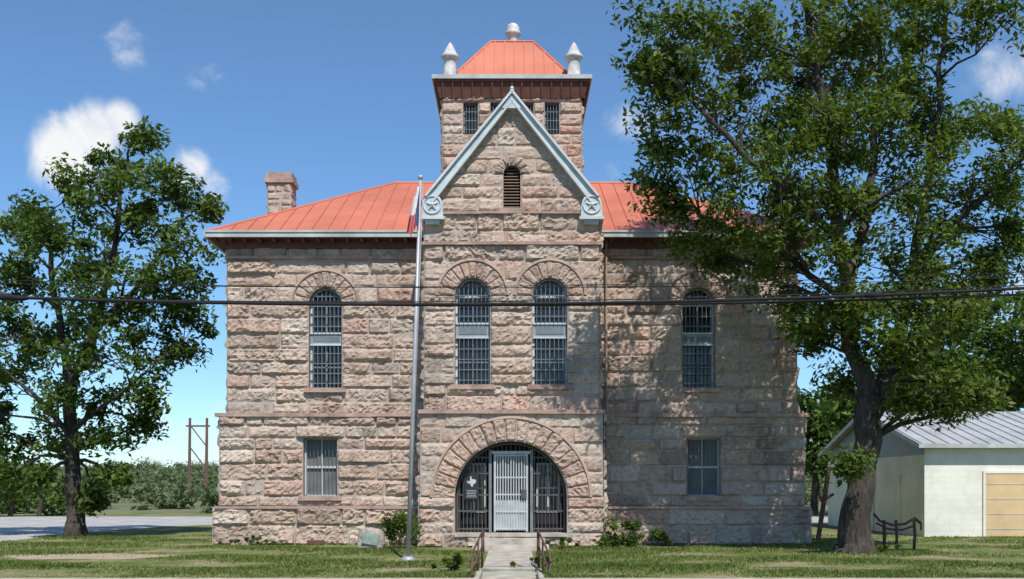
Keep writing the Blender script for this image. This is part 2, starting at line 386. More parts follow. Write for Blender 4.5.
# windows
B=MB()
def win(y,uc,w,z0,zs,arch,style,depth=.34,panel=None):
    pts=reveal(B,y-.0,uc,w,z0,zs,arch,depth+.03,0)
    n=len(pts)
    B.add([(p[0],y+depth,p[1]) for p in pts],[tuple(range(n))],5 if style=='lo' else 1)
    top=lambda u:(zs+math.sqrt(max(0,w*w-(u-uc)**2)) if arch else zs)
    for a,b_ in zip(pts,pts[1:]+pts[:1]):
        ia=(uc+(a[0]-uc)*.95,a[1]); ib=(uc+(b_[0]-uc)*.95,b_[1])
        B.beam((ia[0],y+depth-.06,ia[1]),(ib[0],y+depth-.06,ib[1]),.07,.05 if arch else .07,2,up=(0,1,0))
    if style=='lo':
        zm=(z0+zs)/2
        B.box(uc-w,uc+w,y+depth-.07,y+depth-.015,zm-.03,zm+.03,2)
        B.box(uc-.018,uc+.018,y+depth-.06,y+depth-.012,z0,zs,2)
        for k in range(-4,5):
            u=uc+k*w*2/9; B.tube([(u,y+.2,z0),(u,y+.2,zs)],.008,5,3,False)
    elif style=='up':
        p0,p1=panel
        B.box(uc-w+.01,uc+w-.01,y+depth-.14,y+depth-.03,p0,p1,4)
        B.box(uc-w+.01,uc+w-.01,y+depth-.18,y+depth-.14,p1-.045,p1,2); B.box(uc-w+.01,uc+w-.01,y+depth-.18,y+depth-.14,p0,p0+.045,2)
        B.box(uc-w*.8,uc+w*.8,y+depth-.155,y+depth-.14,p0+.12,p1-.12,3)
        zm=(z0+p0)/2
        B.box(uc-.018,uc+.018,y+depth-.07,y+depth-.01,z0,p0,3); B.box(uc-w,uc+w,y+depth-.07,y+depth-.012,zm-.022,zm+.022,3)
        B.box(uc-w,uc+w,y+depth-.07,y+depth-.012,zs-.03,zs+.03,2); B.box(uc-.018,uc+.018,y+depth-.07,y+depth-.01,p1,zs+w,3)
        nb=8
        for k in range(1,nb):
            u=uc-w+2*w*k/nb; B.tube([(u,y+.1,z0),(u,y+.1,p0)],.012,5,3,False); B.tube([(u,y+.1,p1),(u,y+.1,top(u)-.01)],.012,5,3,False)
        for zz in np.arange(z0+.14,p0,.29): B.box(uc-w,uc+w,y+.085,y+.12,zz-.01,zz+.01,3)
        for zz in np.arange(p1+.17,zs+w*.5,.29): 
            ww=w if zz<zs else math.sqrt(w*w-(zz-zs)**2)
            B.box(uc-ww,uc+ww,y+.085,y+.12,zz-.01,zz+.01,3)
        for rr in(.66,.33):
            B.tube([(uc-math.cos(t)*w*rr,y+.26,zs+math.sin(t)*w*rr) for t in np.linspace(0,math.pi,13)],.012,5,3,False)
    elif style=='tw':
        for k in range(1,5):
            u=uc-w+2*w*k/5; B.tube([(u,y+.08,z0),(u,y+.08,zs)],.010,5,3,False)
        for zz in np.arange(z0+.15,zs,.26): B.box(uc-w,uc+w,y+.07,y+.1,zz-.008,zz+.008,3)
for o in wing_up: win(YW,o['u'],o['w'],o['z0'],o['zs'],True,'up',panel=(5.79,6.17))
for o in bay_up: win(YB,o['u'],o['w'],o['z0'],o['zs'],True,'up',panel=(5.82,6.26))
for o in wing_lo: win(YW-.04,o['u'],o['w'],o['z0'],o['zs'],False,'lo')
B.make('windows',[M_reveal,M_glass,M_white,M_barl,M_panel,M_screen],jail)
B=MB()
for o in tw: win(YT,o['u'],o['w'],o['z0'],o['zs'],False,'tw',depth=.25)
B.make('tower_windows',[M_reveal,M_glass,M_barl,M_barl,M_panel,M_screen],jail)
B=MB(); pts=reveal(B,YB,0,lou['w'],lou['z0'],lou['zs'],True,.3,0)
B.add([(p[0],YB+.28,p[1]) for p in pts],[tuple(range(len(pts)))],1)
for zz in np.arange(lou['z0']+.06,lou['zs']+.2,.085):
    w=lou['w'] if zz<lou['zs'] else math.sqrt(max(.001,lou['w']**2-(zz-lou['zs'])**2))
    B.add([(-w,YB+.1,zz),(w,YB+.1,zz),(w,YB+.2,zz+.07),(-w,YB+.2,zz+.07)],[(0,1,2,3)],2)
B.make('gable_louvre',[M_reveal,M_dark,simple('louvre_wood',(.26,.18,.12),.8,.3,6.)],jail)
# entrance
B=MB(); u=ent['u']; w=ent['w']; zs=ent['zs']
pts=reveal(B,YB-.06,u,w,ent['z0'],zs,True,.55,0)
B.box(u-w,u+w,YB-.2,YW+.45,.30,.392,1)
yg=YB+.32
def atop(x): return zs+math.sqrt(max(0,(w-.03)**2-(x-u)**2))
arc=[(u-math.cos(t)*(w-.05),yg,zs+math.sin(t)*(w-.05)) for t in np.linspace(0,math.pi,33)]
B.tube([(u-w+.05,yg,.4)]+arc+[(u+w-.05,yg,.4)],.035,6,3)
for x in np.arange(u-w+.12,u+w-.05,.105):
    if abs(x-u)<.56: continue
    B.tube([(x,yg,.42),(x,yg,atop(x)-.02)],.013,5,3,False)
for zz in(.5,1.0,1.45,2.05,2.5):
    hw=(w-.04) if zz<zs else math.sqrt((w-.04)**2-(zz-zs)**2)
    B.box(u-hw,u-.58,yg-.02,yg+.02,zz-.02,zz+.02,3); B.box(u+.58,u+hw,yg-.02,yg+.02,zz-.02,zz+.02,3)
for sx in(-1,1):
    B.box(u+sx*.58-.04,u+sx*.58+.04,yg-.06,yg+.06,.4,2.72,4)
    B.box(u+sx*.45-.03,u+sx*.45+.03,yg-.045,yg+.03,.42,2.60,2)
B.box(u-.62,u+.62,yg-.055,yg+.055,2.60,2.68,2)
B.box(u-.44,u+.44,yg+.06,yg+.08,.45,2.60,6)
for k in range(-5,6):
    x=u+k*.075; B.tube([(x,yg-.02,.45),(x,yg-.02,2.60)],.021,5,2,False)
for zz in(.5,.98,1.46,1.94,2.56): B.box(u-.44,u+.44,yg-.04,yg+.0,zz-.02,zz+.02,2)
B.box(u-.42,u+.42,yg+.0,yg+.02,.46,1.3,2)
B.box(u+.28,u+.44,yg-.08,yg-.045,1.35,1.6,3)
for x in np.arange(u-.5,u+.51,.125): B.tube([(x,yg,2.68),(x,yg,atop(x)-.02)],.013,5,3,False)
yi=yg+.30
for sx in(-1,1):
    xa,xb=sorted((u+sx*.72,u+sx*1.38))
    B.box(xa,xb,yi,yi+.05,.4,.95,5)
    for x in(xa,(xa+xb)/2-.025,xb-.05): B.box(x,x+.05,yi-.03,yi,.95,2.35,2)
    for zz in(.95,1.62,2.3): B.box(xa,xb,yi-.035,yi-.002,zz,zz+.05,2)
    B.box(xa,xb,yi+.01,yi+.03,.95,2.35,6)
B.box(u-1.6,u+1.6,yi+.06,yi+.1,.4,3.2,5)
B.box(-1.34,-.93,yg-.07,yg-.045,1.33,2.08,7)
tex=[(-.045,.14),(.005,.14),(.005,.07),(.06,.05),(.13,.045),(.145,-.03),(.11,-.07),(.05,-.12),(.035,-.19),(-.01,-.17),(-.035,-.1),(-.07,-.06),(-.10,-.09),(-.13,-.04),(-.16,.0),(-.045,.0)]
B.add([(-1.135+a*.9,yg-.076,1.84+b_*.9) for a,b_ in tex],[tuple(range(len(tex)))],2)
for i in range(5): B.box(-1.28+.02*(i%2),-.99-.015*(i%3),yg-.075,yg-.069,1.39+i*.045,1.402+i*.045,2)
B.make('entrance_gate',[M_reveal,M_conc,M_door,M_bar,M_barl,M_dark,M_glass,simple('notice_panel',(.02,.022,.024),.5,.2,3.)],jail)
# roof
def slope_roof(B,A,Bp,C,D,mi=0,rib=.46,hr=.035):
    A,Bp,C,D=map(Vector,(A,Bp,C,D)); B.add([tuple(A),tuple(Bp),tuple(C),tuple(D)],[(0,1,2,3)],mi)
    e=(Bp-A); L=e.length; e.normalize(); dl=(D-A).dot(e); dr=(Bp-C).dot(e); upv=(D-A)-e*dl; H=upv.length; upv.normalize()
    nrm=e.cross(upv)
    s=rib/2
    while s<L:
        h=H
        if dl>1e-3: h=min(h,s*H/dl)
        if dr>1e-3: h=min(h,(L-s)*H/dr)
        p=A+e*s; q=p+upv*h
        B.beam(p+nrm*hr*.5,q+nrm*hr*.5,.03,hr,mi,up=tuple(nrm)); s+=rib
B=MB()
ex=8.745; y0=YW-.475; y1=YE+.47; ze=8.96; zr=12.05; rx=4.0; ym=(y0+y1)/2
c=[(-ex,y0,ze),(ex,y0,ze),(ex,y1,ze),(-ex,y1,ze)]; rl=(-rx,ym,zr); rr=(rx,ym,zr)
slope_roof(B,c[0],c[1],rr,rl); slope_roof(B,c[1],c[2],rr,rr); slope_roof(B,c[2],c[3],rl,rr); slope_roof(B,c[3],c[0],rl,rl)
for a,b_ in((c[0],rl),(c[1],rr),(c[2],rr),(c[3],rl),(rl,rr)): B.tube([a,b_],.05,6)
tb=1.87;tt=.66;tz=13.74;tz1=15.36;yc=YT+2.06
q=[(-tb,yc-tb,tz),(tb,yc-tb,tz),(tb,yc+tb,tz),(-tb,yc+tb,tz)]; t=[(-tt,yc-tt,tz1),(tt,yc-tt,tz1),(tt,yc+tt,tz1),(-tt,yc+tt,tz1)]
for i in range(4): slope_roof(B,q[i],q[(i+1)%4],t[(i+1)%4],t[i],rib=.3); B.tube([q[i],t[i]],.04,6); B.tube([t[i],t[(i+1)%4]],.04,6)
B.add(t,[(0,1,2,3)])
for s in(-1,1):
    a=(s*2.5,YB+.3,9.32);b2=(s*2.5,YB+3.4,9.32);cc=(0,YB+3.4,APX);d=(0,YB+.3,APX)
    if s<0: slope_roof(B,b2,a,d,cc)
    else: slope_roof(B,a,b2,cc,d)
B.make('red_metal_roof',[M_roof],jail)
B=MB()
B.box(-ex,ex,y0-.06,y0+.02,8.80,8.98,0); B.box(-ex-.06,-ex+.02,y0+.02,y1,8.80,8.978,0); B.box(ex-.02,ex+.06,y0+.02,y1,8.80,8.978,0); B.box(-ex,ex,y1,y1+.06,8.80,8.98,0)
B.box(-ex-.01,ex+.01,y0-.09,y0-.062,8.93,8.985,0)
B.box(-ex+.02,ex-.02,y0+.02,YW+.1,8.81,8.84,1); B.box(-ex+.02,-8.2,YW+.1,y1,8.81,8.84,1); B.box(8.2,ex-.02,YW+.1,y1,8.81,8.84,1)
for a,b_ in((-8.3,-2.5),(2.5,8.3)): B.box(a,b_,YW-.10,YW+.1,8.57,8.81,1)
for s in(-1,1): B.box(min(s*8.2,s*8.34),max(s*8.2,s*8.34),YW+.1,YE,8.6,8.81,1)
x=-8.5
while x<8.6:
    if abs(x)>2.7: B.box(x-.04,x+.04,y0+.04,YW-.09,8.71,8.81,1)
    x+=.42
def frust(h0,z0,h1,z1,mi):
    vs=[(-h0,yc-h0,z0),(h0,yc-h0,z0),(h0,yc+h0,z0),(-h0,yc+h0,z0),(-h1,yc-h1,z1),(h1,yc-h1,z1),(h1,yc+h1,z1),(-h1,yc+h1,z1)]
    B.add(vs,[(0,1,5,4),(1,2,6,5),(2,3,7,6),(3,0,4,7),(4,5,6,7)],mi)
frust(2.12,13.1,2.24,13.54,1)
B.box(-2.3,2.3,yc-2.3,yc+2.3,13.54,13.60,1); B.box(-2.34,2.34,yc-2.34,yc+2.34,13.60,13.72,0)
B.box(-2.1,2.1,yc-2.1,yc+2.1,13.72,13.76,0)
for k in range(-7,8):
    x=k*.29
    B.beam((x,yc-2.13,13.12),(x,yc-2.26,13.52),.05,.05,1,up=(0,1,0)); B.beam((-2.13,yc+x,13.12),(-2.26,yc+x,13.52),.05,.05,1,up=(1,0,0)); B.beam((2.13,yc+x,13.12),(2.26,yc+x,13.52),.05,.05,1,up=(1,0,0))
B.make('eaves_and_cornice',[M_gutter,M_brown],jail)
B=MB()
for sx in(-1,1):
    for yy in(yc-1.93,yc+1.93):
        B.lathe((sx*1.83,yy,13.74),[(.24,0),(.24,.08),(.19,.12),(.18,.5),(.2,.56),(.27,.6),(.27,.66),(.2,.74),(.1,.95),(.03,1.06),(.0,1.08)],12)
B.lathe((.03,yc,15.34),[(.36,0),(.3,.06),(.17,.1),(.15,.4),(.2,.46),(.25,.5),(.25,.56),(.2,.62),(.21,.7),(.16,.8),(.06,.86),(0,.87)],16)
B.make('pinnacles',[simple('pinnacle_paint',(.56,.53,.50),.6,.4,4.)],jail,True)
B=MB()
for s in(-1,1):
    P0=Vector((s*2.28,YB+.04,APX+.05-1.245*2.28)); P1=Vector((s*0.0,YB+.04,APX+.05))
    B.beam(P0,P1,.5,.20,0,up=(0,0,1))
    o=Vector((s*.10,-.03,.08)); B.beam(P0+o,P1+Vector((0,-.03,.13)),.62,.06,1,up=(0,0,1))
    o=Vector((-s*.09,-.02,-.07)); B.beam(P0+o,P1+Vector((0,-.02,-.12)),.54,.05,1,up=(0,0,1))
    cx_,cz_=(s*2.2,9.46)
    prof=[(cx_-.3,cz_-.32),(cx_+.3,cz_-.32),(cx_+.28,cz_+.02)]+[(cx_+math.cos(t)*.27,cz_+.02+math.sin(t)*.3) for t in np.linspace(.15,math.pi-.15,11)]+[(cx_-.28,cz_+.02)]
    m=len(prof); vs=[(p[0],YB-.22,p[1]) for p in prof]+[(p[0],YB+.25,p[1]) for p in prof]
    B.add(vs,[tuple(range(m))]+[(i,i+m,(i+1)%m+m,(i+1)%m) for i in range(m)]+[tuple(range(m,2*m))[::-1]],0)
    B.tube([(cx_+math.cos(t)*.24,YB-.235,cz_-.01+math.sin(t)*.24) for t in np.linspace(0,2*math.pi,25)],.022,6,1,False)
    sv=[(cx_,YB-.30,cz_-.01)]
    for k in range(10):
        rr_=.20 if k%2==0 else .08; t=math.pi/2+k*math.pi/5; sv.append((cx_+math.cos(t)*rr_,YB-.235,cz_-.01+math.sin(t)*rr_))
    B.add(sv,[(0,k+1,(k+1)%10+1) for k in range(10)],1)
    B.box(cx_-.34,cx_+.34,YB-.25,YB+.2,cz_-.40,cz_-.322,1)
    B.box(cx_-.2,cx_+.2,YB-.16,YB+.02,cz_-.52,cz_-.4,0)
B.add([(-.28,YB-.24,12.12),(.28,YB-.24,12.12),(0,YB-.24,12.62),(-.28,YB+.2,12.12),(.28,YB+.2,12.12),(0,YB+.2,12.62)],[(0,1,2),(5,4,3),(0,3,4,1),(1,4,5,2),(2,5,3,0)],0)
B.lathe((0,YB-.02,12.5),[(.09,0),(.1,.08),(.06,.14),(.05,.2),(.07,.24),(.02,.3),(0,.31)],10,1)
B.make('gable_coping_and_stars',[M_pale,M_white],jail)
B=MB(); B.tube([(2.72,YW-.16,8.8),(2.72,YW-.18,.2),(2.78,YW-.4,.1)],.03,8)
B.make('downspout',[M_reveal],jail)
B=MB(); B.box(-5.9,-5.4,YW-.24,YW-.1,.02,.14); B.make('basement_vent',[M_rust],jail)
# ================================================================= GROUND
B=MB(); R=2600; y_l=19.75
B.add([(-R,21.9,0),(R,21.9,0),(R,R,0),(-R,R,0)],[(0,1,2,3)])
B.add([(-R,y_l,0),(-.62,y_l,0),(-.62,21.9,0),(-R,21.9,0)],[(0,1,2,3)]); B.add([(.52,y_l,0),(R,y_l,0),(R,21.9,0),(.52,21.9,0)],[(0,1,2,3)])
B.add([(-R,-R,-.62),(R,-R,-.62),(R,21.9,-.62),(-R,21.9,-.62)],[(0,1,2,3)])
B.make('ground',[M_lawn])
B=MB(); B.box(-60,-.62,19.58,19.77,-.6,.02); B.box(.52,60,19.58,19.77,-.6,.02); B.box(-.70,-.60,19.77,21.9,-.6,.02);B.box(.50,.60,19.77,21.9,-.6,.02); B.make('retaining_kerb',[M_conc])
B=MB(); B.box(-60,60,18.0,19.58,-.615,-.46); B.make('sidewalk',[M_conc])
B=MB(); B.box(-60,60,17.75,17.997,-.61,-.455); B.make('street_kerb',[M_conc])
B=MB(); B.add([(-80,-8,-.612),(80,-8,-.612),(80,17.75,-.612),(-80,17.75,-.612)],[(0,1,2,3)]); 
for yy in(5.3,5.6): B.add([(-80,yy,-.606),(80,yy,-.606),(80,yy+.12,-.606),(-80,yy+.12,-.606)],[(0,1,2,3)],1)
B.make('street',[M_asph,M_line])
B=MB(); B.add([(-25,19.8,.006),(-15.6,19.8,.006),(-15.5,40,.006),(-14.8,44,.006),(-13.4,47,.006),(-11,49,.006),(20,51,.006),(20,60,.006),(-70,60,.006),(-70,50,.006),(-25,48,.006)],[tuple(range(11))]); B.make('side_road',[M_oldroad])
B=MB()
y=21.9
while y<28.6:
    B.box(-.60,.50,y+.01,min(y+1.2,28.6)-.01,-.05,.03+random.uniform(-.006,.006)); y+=1.2
B.box(-.598,.498,21.3,21.9,-.6,-.10); B.box(-.598,.498,20.7,21.3,-.6,-.22); B.box(-.598,.498,20.1,20.7,-.6,-.34); B.box(-.598,.498,19.58,20.1,-.6,-.42)
B.box(-1.05,.98,28.6,29.88,-.05,.13); B.box(-.98,.9,29.1,29.88,.13,.27)
B.make('footpath',[M_conc])
def rail(sx):
    B=MB(); xo=(.62 if sx<0 else .56)
    top=[(sx*(xo+.16),20.0,.30),(sx*(xo+.14),20.3,.42),(sx*(xo+.05),21.4,.62),(sx*xo,22.5,.74),(sx*(xo-.01),23.0,.74),(sx*(xo-.01),23.15,.66)]
    B.tube(top,.022,8); B.tube([(p[0],p[1],p[2]-.3) for p in top[1:4]],.016,8)
    B.tube([top[1],(top[1][0],20.3,-.45)],.022,8); B.tube([top[3],(top[3][0],22.5,0)],.022,8); B.tube([top[5],(top[5][0],23.15,.3)],.02,8)
    B.tube([top[2],(top[2][0],21.4,-.05)],.018,8)
    B.make('handrail',[M_rust],None,True)
rail(-1); rail(1)
# ================================================================= LEAVES
def leafmesh(name,C,S,colr,mat,parent=None,flat=.35):
    n=len(C); nr=rng.normal(size=(n,3)); nr[:,2]=np.abs(nr[:,2])+flat; nr/=np.linalg.norm(nr,axis=1)[:,None]
    a=rng.normal(size=(n,3)); a-=nr*(a*nr).sum(1)[:,None]; a/=np.linalg.norm(a,axis=1)[:,None]; b_=np.cross(nr,a)
    s=S[:,None]
    V=np.stack([C-a*s,C-b_*s*.42+nr*s*.1,C+a*s,C+b_*s*.42+nr*s*.1],1).reshape(-1,3)
    me=bpy.data.meshes.new(name); me.vertices.add(4*n); me.loops.add(4*n); me.polygons.add(n)
    me.vertices.foreach_set('co',V.astype(np.float32).ravel()); me.loops.foreach_set('vertex_index',np.arange(4*n,dtype=np.int32))
    me.polygons.foreach_set('loop_start',np.arange(0,4*n,4,dtype=np.int32)); me.polygons.foreach_set('loop_total',np.full(n,4,dtype=np.int32))
    me.materials.append(mat); me.update(calc_edges=True)
    at=me.color_attributes.new('bcol','FLOAT_COLOR','POINT'); cc=np.zeros((4*n,4),np.float32); cc[:,0]=np.repeat(np.clip(colr,0,1),4); cc[:,3]=1
    at.data.foreach_set('color',cc.ravel())
    o=bpy.data.objects.new(name,me); sc.collection.objects.link(o)
    if parent: o.parent=parent
    return o
def clumpset(cent,rad,n,size,sq=.75):
    cent=np.array(cent); k=len(cent); idx=np.repeat(np.arange(k),n)
    d=rng.normal(size=(len(idx),3)); d/=np.linalg.norm(d,axis=1)[:,None]; r=rng.random(len(idx))**.6*1.15
    C=cent[idx]+d*(r*np.array(rad)[idx])[:,None]*np.array([1,1,sq])
    S=size*rng.uniform(.6,1.35,len(idx)); cb=rng.uniform(.15,.85,k)
    col=cb[idx]+rng.normal(0,.18,len(idx)); return C,S,col
def tree(name,mainlimbs,lobes,D,nclump,nleaf,lsize,crad,mat,ppm):
    T=empty(name); B=MB(); nodes=[]
    for pl,rs in mainlimbs:
        P=[Vector(p) for p in pl]; fine=[];fr=[]
        for i in range(len(P)-1):
            for k in range(6):
                t=k/6; p=P[i].lerp(P[i+1],t)
                p=p+Vector((noise.noise(p*1.1),noise.noise(p*1.1+Vector((9,0,0))),0))*.16*(1 if i+k>1 else 0); fine.append(p); fr.append((rs[i]*(1-t)+rs[i+1]*t)*(1+.07*noise.noise(p*3)))
        fine.append(P[-1]);fr.append(rs[-1]); B.tube(fine,fr,12,0)
        for p,r in zip(fine,fr):
            if p.z>2.5: nodes.append((p,r))
    cents=[];rads=[]
    for (px,py,rp,dd) in lobes:
        c=Vector((WX(px,D+dd),D+dd,WZ(py,D+dd))); R_=rp/ppm
        cand=[(p,r) for p,r in nodes if p.z<c.z+.4] or nodes
        p,r=min(cand,key=lambda q:(q[0]-c).length+max(0,q[0].z-c.z+1)*1.5)
        mid=p.lerp(c,.5)+Vector((random.uniform(-.3,.3),random.uniform(-.3,.3),random.uniform(-.1,.5)))
        r0=min(r*.6,.08); B.tube([p,p.lerp(mid,.5)+Vector((0,0,.1)),mid,c],[r0,r0*.8,r0*.6,.02],7,0)
        k=max(5,int(nclump*(R_/1.4)**1.8))
        for _ in range(k):
            d=Vector((random.gauss(0,1),random.gauss(0,1),random.gauss(0,1))).normalized()*(random.random()**.45)*R_
            q=c+Vector((d.x*1.08,d.y*1.25,d.z*.95)); cents.append(tuple(q)); rads.append(crad*random.uniform(.6,1.35))
            st=random.choice((mid,c,mid.lerp(c,.5))); B.tube([st,st.lerp(q,.5)+Vector((0,0,random.uniform(-.1,.15))),q],[.02,.012,.005],4,0,False)
    B.make('trunk_and_limbs',[M_bark],T,True)
    C,S,col=clumpset(cents,rads,nleaf,lsize); leafmesh('crown_leaves',C,S,col,mat,T); return T
D=27.0; W=lambda px,py,dd=0:(WX(px,D+dd),D+dd,WZ(py,D+dd))
base=[(WX(855,27.4),27.4,-.1),(WX(855,27.4),27.4,.3),W(859,500,.3),W(867,440,.2),W(869,395)]
limbsR=[(base,[.60,.43,.36,.33,.31]),
 ([W(869,400),W(852,350),W(846,290,-.3),W(838,220,-.8),W(826,140,-1),W(815,60,-1),W(800,-30,-1)],[.26,.20,.17,.15,.12,.09,.04]),
 ([W(871,402),W(888,370,.3),W(905,320,.5),W(914,260,.6),W(925,190,.6),W(938,110,.4),W(945,20,.3)],[.25,.20,.17,.14,.11,.08,.04]),
 ([W(846,290,-.3),W(862,240,.4),W(872,170,1),W(878,90,1.2),W(882,0,1)],[.13,.11,.1,.08,.04]),
 ([W(840,240,-.8),W(800,200,-1.4),W(750,160,-1.8),W(700,110,-2),W(665,70,-2)],[.11,.09,.07,.05,.03]),
 ([W(846,300,-.3),W(805,270,0),W(760,240,.2),W(700,215,.2)],[.10,.08,.06,.03]),
 ([W(914,260,.6),W(950,230,.2),W(990,190,-.4),W(1030,150,-.6)],[.1,.08,.06,.03]),
 ([W(893,360,.3),W(925,340,-.4),W(945,360,-.8)],[.07,.05,.03])]
lobR=[(760,-60,60,0),(850,-80,65,1),(930,-60,60,0),(1010,-50,50,0),(700,-25,40,0),(665,22,30,-2),(700,30,32,-2),(650,62,22,-2),(675,72,26,-1),(735,25,45,-1),(735,60,40,1.5),(805,15,50,-1),(810,50,45,2),(770,75,35,0),(840,70,40,0),(880,20,50,-1.5),(880,60,50,2),(950,0,45,0),(920,55,40,1),(1005,20,28,-1),
 (662,100,24,-1),(700,90,35,-2),(750,110,42,-1.5),(805,100,48,-2),(800,130,45,1),(845,130,40,0),(870,110,45,-2),(890,140,40,2),(925,100,42,0),(980,118,36,-1),(950,140,38,1),(1020,125,26,0),
 (668,140,24,-1),(700,155,33,-1),(738,165,38,1),(780,180,42,-2),(800,205,40,1),(830,190,42,-1),(875,175,40,2),(860,215,38,0),(915,180,42,-1.5),(940,215,38,1),(970,180,36,0),(1005,195,32,1),(1020,165,26,-1),
 (658,195,22,0),(676,212,24,.5),(700,225,30,.5),(720,200,30,-1),(745,225,35,-1),(770,215,32,1),(790,245,38,0),(838,255,35,-1.5),(880,250,34,1),(925,245,36,-1),(975,230,36,1),(1018,225,26,0),(1000,250,22,0),
 (722,258,20,.5),(765,278,22,0),(805,298,26,1),(835,298,24,-1),(815,340,20,.5),(800,322,18,0),(840,382,15,1.3),(868,300,24,-1.2),(890,290,24,1),(945,290,28,0),(915,300,24,-1),(985,272,20,0),(935,335,24,-1),(965,315,18,0),(945,375,22,-1),(905,358,18,.8),(905,398,15,-.5),(945,405,12,-1),(880,345,15,-1),(849,466,9,-.8),(985,398,9,-1)]
tree('pecan_tree',limbsR,lobR,27.0,12,150,.09,.55,M_leafA,40.)
D=36.0
limbsL=[([(WX(75,36),36,-.1),W(76,520),W(74,470),W(72,420),W(68,370)],[.45,.29,.24,.22,.2]),
 ([W(69,380),W(60,330),W(52,270),W(45,210)],[.16,.12,.09,.04]),
 ([W(70,385),W(95,330),W(110,270),W(122,200),W(130,145)],[.18,.14,.1,.07,.03]),
 ([W(95,330),W(135,290,-.4),W(170,240,-.5),W(190,215)],[.11,.08,.05,.03]),
 ([W(73,430),W(110,400,-1),W(150,370,-1.5)],[.1,.07,.03]),
 ([W(73,440),W(40,400,-1),W(5,370,-1)],[.1,.07,.03])]
lobL=[(133,138,16,0),(112,160,22,1),(147,172,24,-1),(75,188,24,0),(42,210,20,1),(98,202,28,-1.5),(178,197,20,0),(207,210,10,0),(142,215,28,0),(187,240,24,-1),(60,240,32,-1),(12,235,26,0),(105,255,34,1.5),(150,268,30,-1.5),(194,275,16,.5),(25,285,30,1),(72,292,30,-2),(120,308,30,0),(167,315,25,0),(199,318,15,0),(20,335,30,-1),(62,340,28,1),(100,352,28,-1.5),(145,355,22,-1),(182,350,13,0),(18,382,28,0),(58,392,25,-1),(110,398,25,0),(152,395,15,-1),(8,432,28,1),(50,438,24,0),(106,442,23,-.5),(142,424,9,0),(18,475,22,1),(110,476,14,-.5),(95,500,12,0),(42,475,13,-1),(-40,300,50,0),(-50,400,50,0),(-30,220,35,0)]
tree('oak_tree',limbsL,lobL,36.0,15,125,.12,.56,M_leafB,30.)
def mass(name,items,n,size,crad,mat,stems=True,nl=60):
    cents=[];rads=[];B=MB()
    T=empty(name)
    for (px,py,rp,D_) in items:
        R_=rp*D_/F; c=Vector((WX(px,D_),D_,max(.3,WZ(py,D_))))
        if stems: B.tube([(c.x,c.y,-.1),(c.x+.2,c.y,c.z*.5),tuple(c)],[.12+R_*.03,.1,.04],6)
        for _ in range(max(4,int(n*(R_/crad)**1.5/4))):
            d=Vector((random.gauss(0,1),random.gauss(0,1),random.gauss(0,1))).normalized()*(random.random()**.4)*R_
            q=c+Vector((d.x*1.1,d.y,d.z*.85))
            if q.z<.1: q.z=abs(q.z)+.1
            cents.append(tuple(q)); rads.append(crad*random.uniform(.6,1.4))
    if stems: B.make('stems',[M_bark],T)
    C,S,col=clumpset(cents,rads,nl,size); C[:,2]=np.maximum(C[:,2],.02)
    leafmesh('foliage',C,S,col,mat,T)
it=[]
for px,py,r in[(930,335,28),(975,325,32),(1015,322,34),(1055,330,38),(905,365,30),(945,375,34),(985,365,36),(1025,375,36),(900,405,28),(945,415,28),(990,410,30),(840,408,26),(812,408,22),(795,425,22),(830,438,24),(855,440,24),(1090,370,50),(875,425,28),(780,445,25),(815,455,22),(845,462,22)]: it.append((px,py,r,62+random.uniform(-4,4)))
mass('background_trees',it,34,.24,1.0,M_leafB)
it=[(x,502+random.uniform(-6,6),random.uniform(8,15),random.uniform(62,70)) for x in range(-120,70,18)]+[(-20,465,24,58),(10,480,18,60),(38,478,16,60),(62,484,12,64)]
mass('roadside_shrubs',it,20,.2,.8,M_leafB)
def hillz(x,y): return 7.6*max(0,min(1,(y-70)/340))**1.05+noise.noise(Vector((x*.016,y*.012,0)))*2.4*max(0,min(1,(y-70)/120))
cents=[];rads=[]
for i in range(1500):
    y=68+350*random.random()**1.1; x=y*random.uniform(-.62,.62)
    if x>5 and y<75: continue
    s=random.uniform(.45,1.4)*(1+(y-70)/230)
    for _ in range(5): cents.append((x+random.gauss(0,1)*s*.7,y+random.gauss(0,1)*s*.7,max(.2,hillz(x,y)+s*random.uniform(.1,.9)))); rads.append(s*random.uniform(.5,.9))
C,S,col=clumpset(cents,rads,24,.33); leafmesh('distant_scrub',C,S,col,M_leafC)
B=MB(); n=60; vs=[];fs=[]
for j in range(14):
    for i in range(n+1):
        x=-500+1000*i/n; y=66+j*34; vs.append((x,y,hillz(x,y)-.05))
for j in range(13):
    for i in range(n): a=j*(n+1)+i; fs.append((a,a+1,a+n+2,a+n+1))
B.add(vs,fs); B.make('hills',[simple('scrub_hill',(.17,.19,.085),1.,.5,.06,bmp=.3)],None,True)
def bush(name,px,py,rp,D_,h=1.,k=10,mat=M_leafA,ls=.06):
    c=[];r=[]
    B=MB(); x0=WX(px,D_)
    for _ in range(k):
        x=x0+random.gauss(0,1)*rp/36*.6; y=D_+random.gauss(0,.15); z=abs(random.gauss(.28,.2))*h+.08; c.append((x,y,z)); r.append(random.uniform(.1,.22)*h)
        B.tube([(x0+(x-x0)*.5,D_,0),(x,y,z)],[.012,.006],4)
    T=empty(name); B.make('stems',[M_bark],T); C,S,col=clumpset(c,r,90,ls); C[:,2]=np.maximum(C[:,2],.01); leafmesh('leaves',C,S,col,mat,T)
bush('shrub',398,533,18,29.4,1.4,18); bush('shrub',628,537,20,29.9,1.0,16,M_leafB); bush('shrub',612,545,10,29.6,.8,8); bush('shrub',660,545,12,30.6,.5,8)
